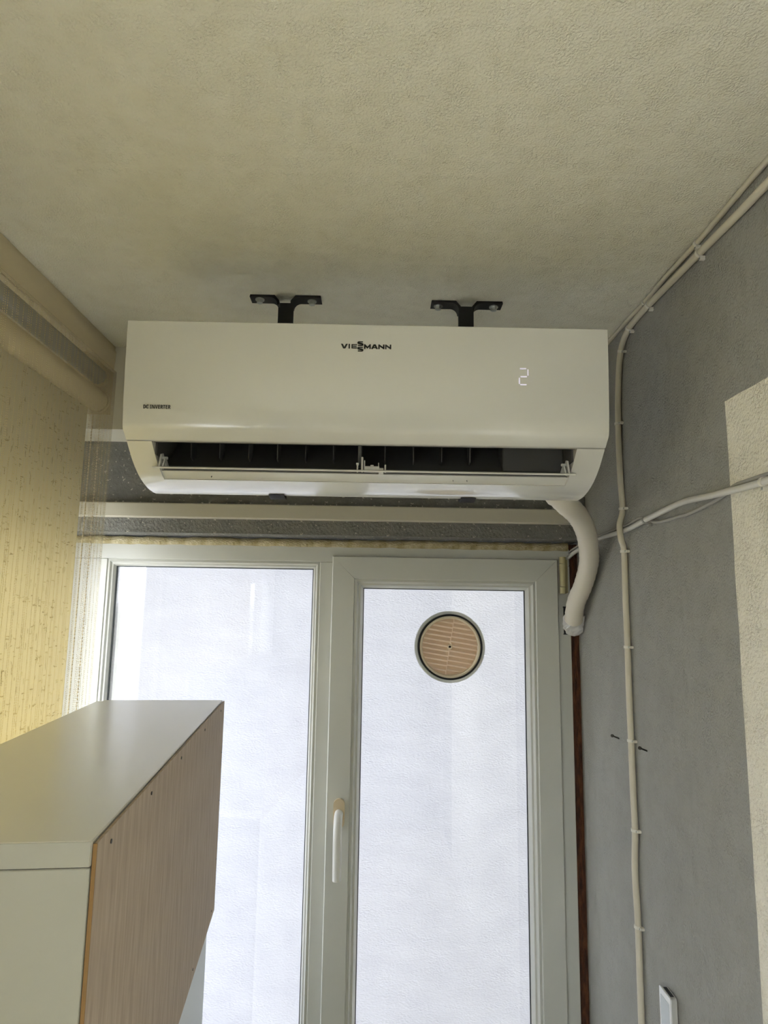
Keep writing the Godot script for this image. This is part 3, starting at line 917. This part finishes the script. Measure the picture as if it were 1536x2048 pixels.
# ------------------------------------------------------------------ double roller blind
func build_blind() -> void:
	var zf := -1.572; var zn := 0.16  # near end stops short so the unseen bare windows add light
	var t := thing("double_roller_blind", "cream double roller blind with a sheer and a slubbed cloth along the left windows", "blind", Vector3(-0.70, 0.9, -0.78))
	var mb := MB.new()
	# rail under the ceiling: fascia with a rolled lower edge
	mb.prism(PackedVector2Array([Vector2(-0.672, CEIL - 0.001), Vector2(-0.672, 2.352), Vector2(-0.6685, 2.347), Vector2(-0.6695, 2.325), Vector2(-0.672, 2.300), Vector2(-0.6675, 2.296), Vector2(-0.6695, 2.292), Vector2(-0.676, 2.294), Vector2(-0.676, 2.345), Vector2(-0.80, 2.350), Vector2(-0.80, CEIL - 0.001)]), zf, zn, Basis(Vector3(0, 0, 1), Vector3(1, 0, 0), Vector3(0, 1, 0)))
	part(t, "headrail", mb.mesh(), M.rail_cream)
	for z in [zf, zn]:
		part(t, "end_bracket", span(Vector3(-0.79, 2.185, z - 0.003), Vector3(-0.672, 2.352, z), 0.0008), M.rail_cream)
	mb = MB.new()
	mb.tube(PackedVector3Array([Vector3(-0.7035, 2.279, zf + 0.012), Vector3(-0.7035, 2.279, zn - 0.012)]), 0.0205, 28)
	part(t, "roller_tube", mb.mesh(), M.aluminium, "bare aluminium roller tube")
	mb = MB.new()
	mb.tube(PackedVector3Array([Vector3(-0.7035, 2.216, zf + 0.010), Vector3(-0.7035, 2.216, zn - 0.012)]), 0.0265, 28)
	part(t, "cloth_roll", mb.mesh(), M.roll_fabric, "cream rolled-up cloth")
	# chain wheels at the far end
	for e in [[2.279, 0.026], [2.216, 0.030]]:
		mb = MB.new()
		mb.lathe(PackedVector2Array([Vector2(0.0, -0.004), Vector2(e[1], -0.004), Vector2(e[1], 0.004), Vector2(0.0, 0.004)]), Vector3(-0.7035, e[0], zf + 0.007), Basis(Vector3.RIGHT, PI / 2), 28)
		part(t, "chain_wheel", mb.mesh(), M.rail_cream)
	# cloths with thickness
	mb = MB.new()
	cloth(mb, -0.724, 2.216, 0.92, zf + 0.012, zn - 0.02, 0.0012, 0.0025, 3)
	part(t, "slubbed_cloth", mb.mesh(), M.blind_fabric, "yellowish slubbed cloth lit from behind")
	part(t, "bottom_bar", span(Vector3(-0.733, 0.895, zf + 0.012), Vector3(-0.715, 0.925, zn - 0.02), 0.003), M.rail_cream)
	mb = MB.new()
	cloth(mb, -0.6640, 2.2945, 0.97, zf - 0.001, zn - 0.02, 0.0, 0.002, 9)
	part(t, "sheer_cloth", mb.mesh(), M.sheer_fabric, "thin net hanging before the rollers")
	# bead chain along the far edge: beads on a cord
	mb = MB.new()
	for s in [-0.713, -0.694]:
		var y := 2.20
		while y > 0.98:
			mb.lathe(bead_profile(), Vector3(s, y, zf + 0.004), Basis.IDENTITY, 6)
			y -= 0.0078
		mb.tube(PackedVector3Array([Vector3(s, 2.205, zf + 0.004), Vector3(s, 0.98, zf + 0.004)]), 0.0006, 5)
	var ch := part(t, "bead_chain", mb.mesh(), M.chain_cream)
	ch.set_meta("kind", "stuff")

func bead_profile() -> PackedVector2Array:
	var r := 0.0022
	return PackedVector2Array([Vector2(0, -r), Vector2(r * 0.7, -r * 0.7), Vector2(r, 0), Vector2(r * 0.7, r * 0.7), Vector2(0, r)])

# a hanging cloth: faint vertical waves; with thickness a closed slab, else one sheet of net
func cloth(mb: MB, x: float, y1: float, y0: float, z0: float, z1: float, thick: float, wave: float, sd: int) -> void:
	var nz := FastNoiseLite.new()
	nz.seed = sd; nz.frequency = 1.2
	var ny := 12; var nzz := 60
	for side in ([1.0] if thick <= 0.0 else [1.0, -1.0]):
		var base := mb.v.size()
		for i in ny + 1:
			for k in nzz + 1:
				var z := lerpf(z0, z1, float(k) / nzz); var y := lerpf(y1, y0, float(i) / ny)
				var hang := clampf((y1 - y) * 2.0, 0.0, 1.0)
				mb.vert(Vector3(x + side * thick * 0.5 + wave * nz.get_noise_2d(z, y * 0.3) * hang, y, z), Vector3(side, 0, 0), Vector2(z, y))
		for i in ny:
			for k in nzz:
				var a := base + i * (nzz + 1) + k
				mb.tri_i(a, a + 1, a + nzz + 2); mb.tri_i(a, a + nzz + 2, a + nzz + 1)

# ------------------------------------------------------------------ cabinets
func build_cabinets() -> void:
	# the upper cabinet lies with its back board towards the room; turned six degrees from the wall
	var near := Vector3(-0.2472, 0, -0.6192)
	var far := Vector3(-0.3387, 0, -1.5034)
	var along := (far - near).normalized()
	var L := (far - near).length()
	var inn := Vector3(along.z, 0, -along.x)      # to the left, away from the room
	if inn.x > 0: inn = -inn
	var W := 0.257
	var B := Basis(inn, Vector3.UP, along)
	var top := 1.51; var low := 1.075
	var t := thing("storage_cabinet", "white cabinet with a brown fibreboard back standing on the cool white cabinet", "cabinet", near + Vector3(0, low, 0))
	var at := func(u: float, y: float, w: float) -> Vector3: return near + inn * u + Vector3(0, y, 0) + along * w
	var th := 0.022
	part(t, "top_panel", boxm(at.call(W * 0.5 + 0.0015, top - th * 0.5, L * 0.5), Vector3(W - 0.003, th, L), 0.0012, B), M.melamine)
	part(t, "shaded_end_strip", boxm(at.call(W * 0.5 + 0.0015, top - th * 0.5, -0.0004), Vector3(W - 0.005, th - 0.001, 0.0008), 0.0, B), M.melamine_shaded)  # strip added to carry the side's shaded tone across the top's end
	part(t, "bottom_panel", boxm(at.call(W * 0.5 + 0.0015, low + th * 0.5, L * 0.5), Vector3(W - 0.003, th, L), 0.0012, B), M.melamine)
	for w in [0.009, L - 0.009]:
		part(t, "side_panel", boxm(at.call(W * 0.5 + 0.0015, (top + low) * 0.5, w), Vector3(W - 0.003, top - low - 2 * th - 0.0016, 0.018), 0.0008, B), M.melamine_shaded)
	part(t, "back_board", boxm(at.call(0.0, (top + low) * 0.5 - 0.001, L * 0.5), Vector3(0.003, top - low - 0.002, L), 0.0, B), M.fibreboard, "brown fibreboard back")
	part(t, "board_edge", boxm(at.call(0.0, (top + low) * 0.5 - 0.001, -0.0007), Vector3(0.0034, top - low - 0.002, 0.0014), 0.0, B), M.raw_edge, "raw brown edge of the fibreboard")
	part(t, "door", boxm(at.call(W + 0.008, (top + low) * 0.5, L * 0.5), Vector3(0.016, top - low - 0.004, L - 0.004), 0.001, B), M.melamine)
	for w in [0.043, 0.205, 0.39, 0.612, 0.83]:
		nail_head(t, at.call(-0.0017, top - 0.0145, w), -inn)
	for w in [0.16, 0.40, 0.62, 0.84]:
		nail_head(t, at.call(-0.0017, low + 0.018, w), -inn)
	for y in [1.40, 1.30, 1.18]:
		nail_head(t, at.call(-0.0017, y, L - 0.010), -inn)
	# lower cabinet
	var l := thing("floor_cabinet", "cool white cabinet on the floor under the fibreboard-backed cabinet", "cabinet", near)
	part(l, "body", boxm(at.call(W * 0.5 + 0.006, low * 0.5 + 0.03 - 0.001, L * 0.5 - 0.004), Vector3(W - 0.008, low - 0.062, L - 0.02), 0.002, B), M.cabinet_cool_white)
	part(l, "gap_shade_strip", boxm(at.call(W * 0.5 + 0.006, low * 0.5 + 0.03 - 0.001, L - 0.0105), Vector3(W - 0.010, low - 0.064, 0.006), 0.0, B), M.black_rubber)  # dark strip standing in for the shaded gap at the far end
	part(l, "plinth", boxm(at.call(W * 0.5 + 0.01, 0.03, L * 0.5), Vector3(W - 0.04, 0.06, L - 0.06), 0.002, B), M.black_rubber)
	part(l, "door", boxm(at.call(W + 0.009, low * 0.5 + 0.03, L * 0.5), Vector3(0.012, low - 0.07, L - 0.02), 0.002, B), M.cabinet_cool_white)

func nail_head(t: Node3D, p: Vector3, out: Vector3) -> void:
	var mb := MB.new()
	mb.tube(PackedVector3Array([p - out * 0.0005, p + out * 0.0007]), 0.0022, 8)
	part(t, "nail_head", mb.mesh(), M.nail_steel)

# ------------------------------------------------------------------ trunking above the window
func build_trunking() -> void:
	var t := thing("cable_trunking", "straight off-white plastic trunking fixed across the grey lintel above the window", "trunking", Vector3(-0.1, 1.943, -1.69))
	part(t, "channel", span(Vector3(-0.84, 1.9435, -1.70), Vector3(0.52, 1.980, -1.685), 0.0), M.trunking_white)
	part(t, "cover", span(Vector3(-0.84, 1.9425, -1.6846), Vector3(0.52, 1.981, -1.672), 0.0025), M.trunking_white)

# ------------------------------------------------------------------ cables on the right wall
func cable(called: String, label: String, pts: Array, r: float, m: Material, per := 6) -> Node3D:
	var q := curve(pts, per)
	var t := thing(called, label, "cable", q[q.size() - 1])
	var mb := MB.new()
	mb.tube(q, r, 12)
	part(t, "sheath", mb.mesh(), m)
	return t

func build_cables() -> void:
	var x := WALLX - 0.0078
	var r := 0.0066
	cable("electric_cable", "thick beige cable running under the ceiling and then down the grey wall",
		[Vector3(x, 2.318, -0.45), Vector3(x, 2.3205, -0.83), Vector3(x, 2.3275, -1.027), Vector3(x, 2.3355, -1.231), Vector3(x, 2.3355, -1.300), Vector3(x, 2.3315, -1.3416), Vector3(x, 2.3120, -1.385), Vector3(x, 2.257, -1.411), Vector3(x, 2.141, -1.4262), Vector3(x, 2.0228, -1.4258), Vector3(x, 1.9445, -1.4195), Vector3(WALLX - 0.0185, 1.9075, -1.412), Vector3(WALLX - 0.0185, 1.8760, -1.406), Vector3(x, 1.8501, -1.420), Vector3(x, 1.7445, -1.4215), Vector3(x, 1.6443, -1.4205), Vector3(x, 1.5437, -1.4222), Vector3(x, 1.4508, -1.4208), Vector3(x, 1.3516, -1.4205), Vector3(x, 1.2737, -1.418), Vector3(x, 1.1923, -1.427), Vector3(x, 1.0879, -1.4212), Vector3(x, 0.9079, -1.4226), Vector3(x, 0.45, -1.422), Vector3(x, 0.012, -1.422)], r, M.cable_beige)
	cable("ceiling_cable", "thinner beige cable tucked into the corner of ceiling and grey wall",
		[Vector3(WALLX - 0.0052, CEIL - 0.0052, -0.45), Vector3(WALLX - 0.0052, CEIL - 0.0055, -0.85), Vector3(WALLX - 0.0052, CEIL - 0.0090, -1.03), Vector3(WALLX - 0.0052, CEIL - 0.0065, -1.15), Vector3(WALLX - 0.0052, CEIL - 0.0080, -1.26), Vector3(WALLX - 0.0052, CEIL - 0.0052, -1.38), Vector3(WALLX - 0.0052, CEIL - 0.0052, -1.573)], 0.0048, M.cable_beige)
	var xs := WALLX - 0.0066
	cable("branch_cable", "off-white cable slanting across the grey wall onto the cream field",
		[Vector3(xs, 1.9030, -0.45), Vector3(xs, 1.9038, -0.88), Vector3(WALLX - 0.0125, 1.9049, -0.980), Vector3(WALLX - 0.0125, 1.9062, -1.012), Vector3(xs, 1.9140, -1.12), Vector3(xs, 1.9128, -1.176), Vector3(WALLX - 0.0125, 1.9024, -1.289), Vector3(xs, 1.8960, -1.409), Vector3(xs, 1.8955, -1.5707), Vector3(xs - 0.004, 1.8860, -1.69), Vector3(xs - 0.012, 1.8740, -1.755), Vector3(xs - 0.018, 1.8640, -1.779)], 0.0056, M.cable_white)
	cable("thin_branch_cable", "thin grey cable sagging below the slanting off-white cable",
		[Vector3(WALLX - 0.0036, 1.9135, -0.45), Vector3(WALLX - 0.0036, 1.9140, -0.90), Vector3(WALLX - 0.0034, 1.9130, -0.975), Vector3(WALLX - 0.0034, 1.9020, -1.0178), Vector3(WALLX - 0.0036, 1.8920, -1.11), Vector3(WALLX - 0.0036, 1.8915, -1.1725), Vector3(WALLX - 0.0036, 1.8940, -1.2583), Vector3(WALLX - 0.0036, 1.9125, -1.3306), Vector3(WALLX - 0.0036, 1.9080, -1.3992), Vector3(WALLX - 0.0036, 1.9055, -1.4906), Vector3(WALLX - 0.0036, 1.9045, -1.5761), Vector3(WALLX - 0.006, 1.8990, -1.69), Vector3(WALLX - 0.018, 1.8840, -1.765), Vector3(WALLX - 0.024, 1.876, -1.779)], 0.0030, M.cable_grey)
	# clips: a saddle over the cable and a nail block beside it
	for e in [[2.141, -1.4262, "small white clip on the vertical beige cable beside the air conditioner's front panel"], [1.9445, -1.4195, "small white clip on the vertical beige cable just above the crossing cables"],
		[1.8501, -1.420, "small white clip on the vertical beige cable just below the crossing cables"], [1.6443, -1.4205, "small white clip on the vertical beige cable level with the round ventilator"],
		[1.4508, -1.4208, "small white clip on the vertical beige cable between the two bare nails"], [1.2737, -1.418, "small white clip on the vertical beige cable next below the bare nails"],
		[1.0879, -1.4212, "small white clip on the vertical beige cable just above the remote control"]]:
		clip(Vector3(x, e[0], e[1]), Vector3(0, 1, 0), r, e[2], "clips on the vertical cable run")
	clip(Vector3(x, 2.300, -1.391), Vector3(0, 0.9, 0.43).normalized(), r, "small white clip at the foot of the beige cable's bend below the ceiling")
	clip(Vector3(x, 2.3318, -1.340), Vector3(0, 0.5, 0.87).normalized(), r, "small white clip in the middle of the beige cable's bend below the ceiling")
	clip(Vector3(x, 2.3358, -1.236), Vector3(0, 0.1, 1).normalized(), r, "small white clip where the beige cable starts to bend down from the ceiling")
	clip(Vector3(x, 2.3275, -1.027), Vector3(0, 0, 1), r, "small white clip on the straight run of the beige cable under the ceiling")
	clip(Vector3(WALLX - 0.0125, 1.9024, -1.289), Vector3(0, 0.06, 1).normalized(), 0.0056, "small grey clip where the slanting cables meet on the grey wall", "", M.cable_grey)
	clip(Vector3(xs, 1.9040, -0.895), Vector3(0, 0, 1), 0.0056, "white clip holding the slanting cable on the cream field")
	clip(Vector3(WALLX - 0.0052, CEIL - 0.0080, -1.262), Vector3(0, 0, 1), 0.0048, "tiny clip on the thin ceiling cable above the bend of the beige cable")
	clip(Vector3(WALLX - 0.0052, CEIL - 0.0090, -1.04), Vector3(0, 0, 1), 0.0048, "tiny clip on the thin ceiling cable beside the straight beige run")

func clip(p: Vector3, d: Vector3, r: float, label: String, group := "", m: Material = null) -> void:
	if m == null: m = M.clip_white
	var t := thing("cable_clip", label, "clip", p, group)
	var side := d.cross(Vector3(-1, 0, 0)).normalized()
	if side.y > 0.3 or (absf(side.y) <= 0.3 and side.z < 0): side = -side   # block below, or towards the camera on vertical runs
	var w := Vector3(-1, 0, 0)
	# saddle: a band round the cable, as a swept strip profile
	var poly := PackedVector2Array()
	var base := WALLX - p.x
	poly.append(Vector2(-(r + 0.0016), -base))
	for i in 13:
		var a := PI - PI * i / 12.0
		poly.append(Vector2(cos(a), sin(a)) * (r + 0.0016))
	poly.append(Vector2(r + 0.0016, -base))
	poly.append(Vector2(r + 0.0002, -base))
	for i in 13:
		var a := PI * i / 12.0
		poly.append(Vector2(cos(a), sin(a)) * (r + 0.0002))
	poly.append(Vector2(-(r + 0.0002), -base))
	var mb := MB.new()
	mb.prism(poly, -0.0028, 0.0028, Basis(d, side, w), p)
	part(t, "saddle", mb.mesh(), m)
	mb = MB.new()
	mb.box(p + side * (r + 0.0046) + w * (-base + 0.0045), Vector3(0.0062, 0.0056, 0.009), 0.0008, Basis(side, d, side.cross(d)) if side.cross(d).dot(w) > 0 else Basis(side, -d, side.cross(-d)))
	part(t, "nail_block", mb.mesh(), m)
	mb = MB.new()
	var q := p + side * (r + 0.0046) + w * (-base + 0.009)
	mb.tube(PackedVector3Array([q, q + w * 0.0012]), 0.0016, 8)
	part(t, "nail", mb.mesh(), M.zinc)

# ------------------------------------------------------------------ nails, remote, ventilator
func build_small() -> void:
	for e in [[Vector3(WALLX, 1.4373, -1.5129), "bare steel nail in the grey wall between the door and the beige cable"], [Vector3(WALLX, 1.4426, -1.3593), "bare steel nail in the grey wall between the beige cable and the cream field"]]:
		var p: Vector3 = e[0]
		var t := thing("wall_nail", e[1], "nail", p)
		var d := Vector3(-0.020, 0.0085, 0.016)
		var mb := MB.new()
		mb.tube(PackedVector3Array([p - d * 0.2, p + d]), 0.0016, 10)
		part(t, "shank", mb.mesh(), M.nail_steel)
		mb = MB.new()
		mb.tube(PackedVector3Array([p + d, p + d * 1.08]), 0.0034, 12)
		part(t, "head", mb.mesh(), M.nail_steel)
	# remote control in its wall holder
	var rt := thing("remote_control", "white remote control in a holder on the grey wall", "remote control", Vector3(WALLX, 0.89, -1.288))
	var z0 := -1.311; var z1 := -1.265; var yt := 1.0385; var yb := 0.89
	part(rt, "rear_shell", flip_x(rounded(yb, yt, z0 + 0.002, z1 - 0.001, 0.006), 0.5355, 0.546), M.remote_side)
	part(rt, "front_shell", flip_x(rounded(yb, yt, z0, z1, 0.003), 0.5332, 0.5356), M.remote_white)
	part(rt, "screen", flip_x(rounded(0.955, 1.027, -1.306, -1.2705, 0.003), 0.5327, 0.5334), M.remote_screen, "pale grey screen")
	part(rt, "infrared_window", span(Vector3(0.5370, yt - 0.0006, -1.302), Vector3(0.5435, yt + 0.0006, -1.272), 0.0003), M.black_rubber, "black window on the top edge")
	part(rt, "holder", flip_x(rounded(0.885, 0.97, z0 - 0.003, z1 + 0.003, 0.004), 0.5462, WALLX), M.remote_white)
	# ventilator set in the round hole of the door pane
	var c := Vector3(0.2005, 1.6172, -1.80)
	var v := thing("window_ventilator", "round beige plastic ventilator with closed slats set in the door pane", "vent", c)
	var F := Basis(Vector3(1, 0, 0), Vector3(0, 0, 1), Vector3(0, -1, 0))   # lathe axis towards the room
	var mb := MB.new()
	mb.lathe(PackedVector2Array([Vector2(0.0875, -0.012), Vector2(0.0965, -0.010), Vector2(0.0965, -0.007), Vector2(0.0885, -0.0065)]), c, F, 72)
	part(v, "outer_flange", mb.mesh(), M.clear_ring, "pale rim behind the glass")
	mb = MB.new()
	mb.lathe(PackedVector2Array([Vector2(0.083, -0.03), Vector2(0.0878, -0.03), Vector2(0.0878, 0.004), Vector2(0.0855, 0.0052), Vector2(0.083, 0.004), Vector2(0.083, -0.03)]), c, F, 72)
	part(v, "black_seal", mb.mesh(), M.black_rubber, "black rubber seal")
	mb = MB.new()
	mb.lathe(PackedVector2Array([Vector2(0.0755, -0.02), Vector2(0.0828, -0.02), Vector2(0.0828, 0.002), Vector2(0.0790, 0.0040), Vector2(0.0765, 0.0022), Vector2(0.0755, -0.004), Vector2(0.0755, -0.02)]), c, F, 72)
	part(v, "ring", mb.mesh(), M.vent_ring)
	mb = MB.new()
	mb.lathe(PackedVector2Array([Vector2(0.0, -0.0150), Vector2(0.0755, -0.0150), Vector2(0.0755, -0.0135), Vector2(0.0, -0.0135)]), c, F, 48)
	part(v, "back_plate", mb.mesh(), M.vent_plastic)
	var tilt := deg_to_rad(-9.0)
	var U := Vector3(cos(tilt), sin(tilt), 0); var V := Vector3(-sin(tilt), cos(tilt), 0)
	var pitch := 0.0128
	for k in range(-6, 6):
		for s in [-1.0, 1.0]:
			var lo: float = k * pitch + (0.0 if s < 0 else 0.003); var hi: float = lo + pitch - 0.0030
			var far := maxf(absf(lo), absf(hi))
			if far >= 0.0752: far = 0.0752
			var ends := []
			for yy in [lo, hi]:
				ends.append(sqrt(maxf(0.0752 * 0.0752 - yy * yy, 0.0)))
			if ends[0] < 0.006 and ends[1] < 0.006: continue
			var b: float = 0.0012 * s
			var hub := 0.0075
			var P := [Vector2(b, lo), Vector2(maxf(ends[0], 0.004) * s, lo), Vector2(maxf(ends[1], 0.004) * s, hi), Vector2(b, hi)]
			for q in 4:
				if absf(P[q].y) < hub and absf(P[q].x) < hub: P[q] = Vector2(sqrt(maxf(hub * hub - P[q].y * P[q].y, 1e-6)) * s, P[q].y)
			mb = MB.new()
			var zl := -0.0040; var zh := -0.0100      # slat leans: lower edge proud
			var W := func(q: Vector2, z: float) -> Vector3: return c + U * q.x + V * q.y + Vector3(0, 0, z)
			var f0: Vector3 = W.call(P[0], zl); var f1: Vector3 = W.call(P[1], zl); var f2: Vector3 = W.call(P[2], zh); var f3: Vector3 = W.call(P[3], zh)
			var bk := Vector3(0, 0, -0.0016)
			mb.quad(f0, f1, f2, f3, Vector3(0, 0, 1))
			mb.quad(f0, f1, f1 + bk, f0 + bk, -V)
			mb.quad(f3, f2, f2 + bk, f3 + bk, V)
			mb.quad(f1, f2, f2 + bk, f1 + bk, U * s)
			mb.quad(f0, f3, f3 + bk, f0 + bk, -U * s)
			mb.quad(f0 + bk, f1 + bk, f2 + bk, f3 + bk, Vector3(0, 0, -1))
			# lip along the lower edge
			var lz := Vector3(0, 0, 0.0022); var lu := V * 0.0018
			mb.quad(f0, f1, f1 + lz, f0 + lz, -V)
			mb.quad(f0 + lz, f1 + lz, f1 + lz + lu, f0 + lz + lu, Vector3(0, 0, 1))
			mb.quad(f0 + lz + lu, f1 + lz + lu, f1 + lu, f0 + lu, V)
			part(v, "slat", mb.mesh(), M.vent_plastic)
	mb = MB.new()
	mb.lathe(PackedVector2Array([Vector2(0.0032, -0.014), Vector2(0.0072, -0.014), Vector2(0.0072, -0.004), Vector2(0.0060, -0.0028), Vector2(0.0032, -0.0028), Vector2(0.0032, -0.014)]), c, F, 24)
	part(v, "hub", mb.mesh(), M.vent_ring)
	mb = MB.new()
	mb.lathe(PackedVector2Array([Vector2(0.0, -0.014), Vector2(0.0034, -0.014), Vector2(0.0034, -0.0055), Vector2(0.0, -0.0055)]), c, F, 16)
	part(v, "hub_hole", mb.mesh(), M.black_rubber)

# rounded rectangle in (y, z)
func rounded(y0: float, y1: float, z0: float, z1: float, r: float) -> PackedVector2Array:
	var p := PackedVector2Array()
	for q in [[y1 - r, z1 - r, 0.0], [y1 - r, z0 + r, -0.5], [y0 + r, z0 + r, -1.0], [y0 + r, z1 - r, -1.5]]:
		for i in 6:
			var a: float = PI * (0.5 + q[2]) - PI * 0.5 * i / 5.0
			p.append(Vector2(q[0] + r * cos(a), q[1] + r * sin(a)))
	return p

func flip_x(poly: PackedVector2Array, x0: float, x1: float) -> ArrayMesh:
	var mb := MB.new()
	mb.prism(poly, x0, x1)
	return mb.mesh()
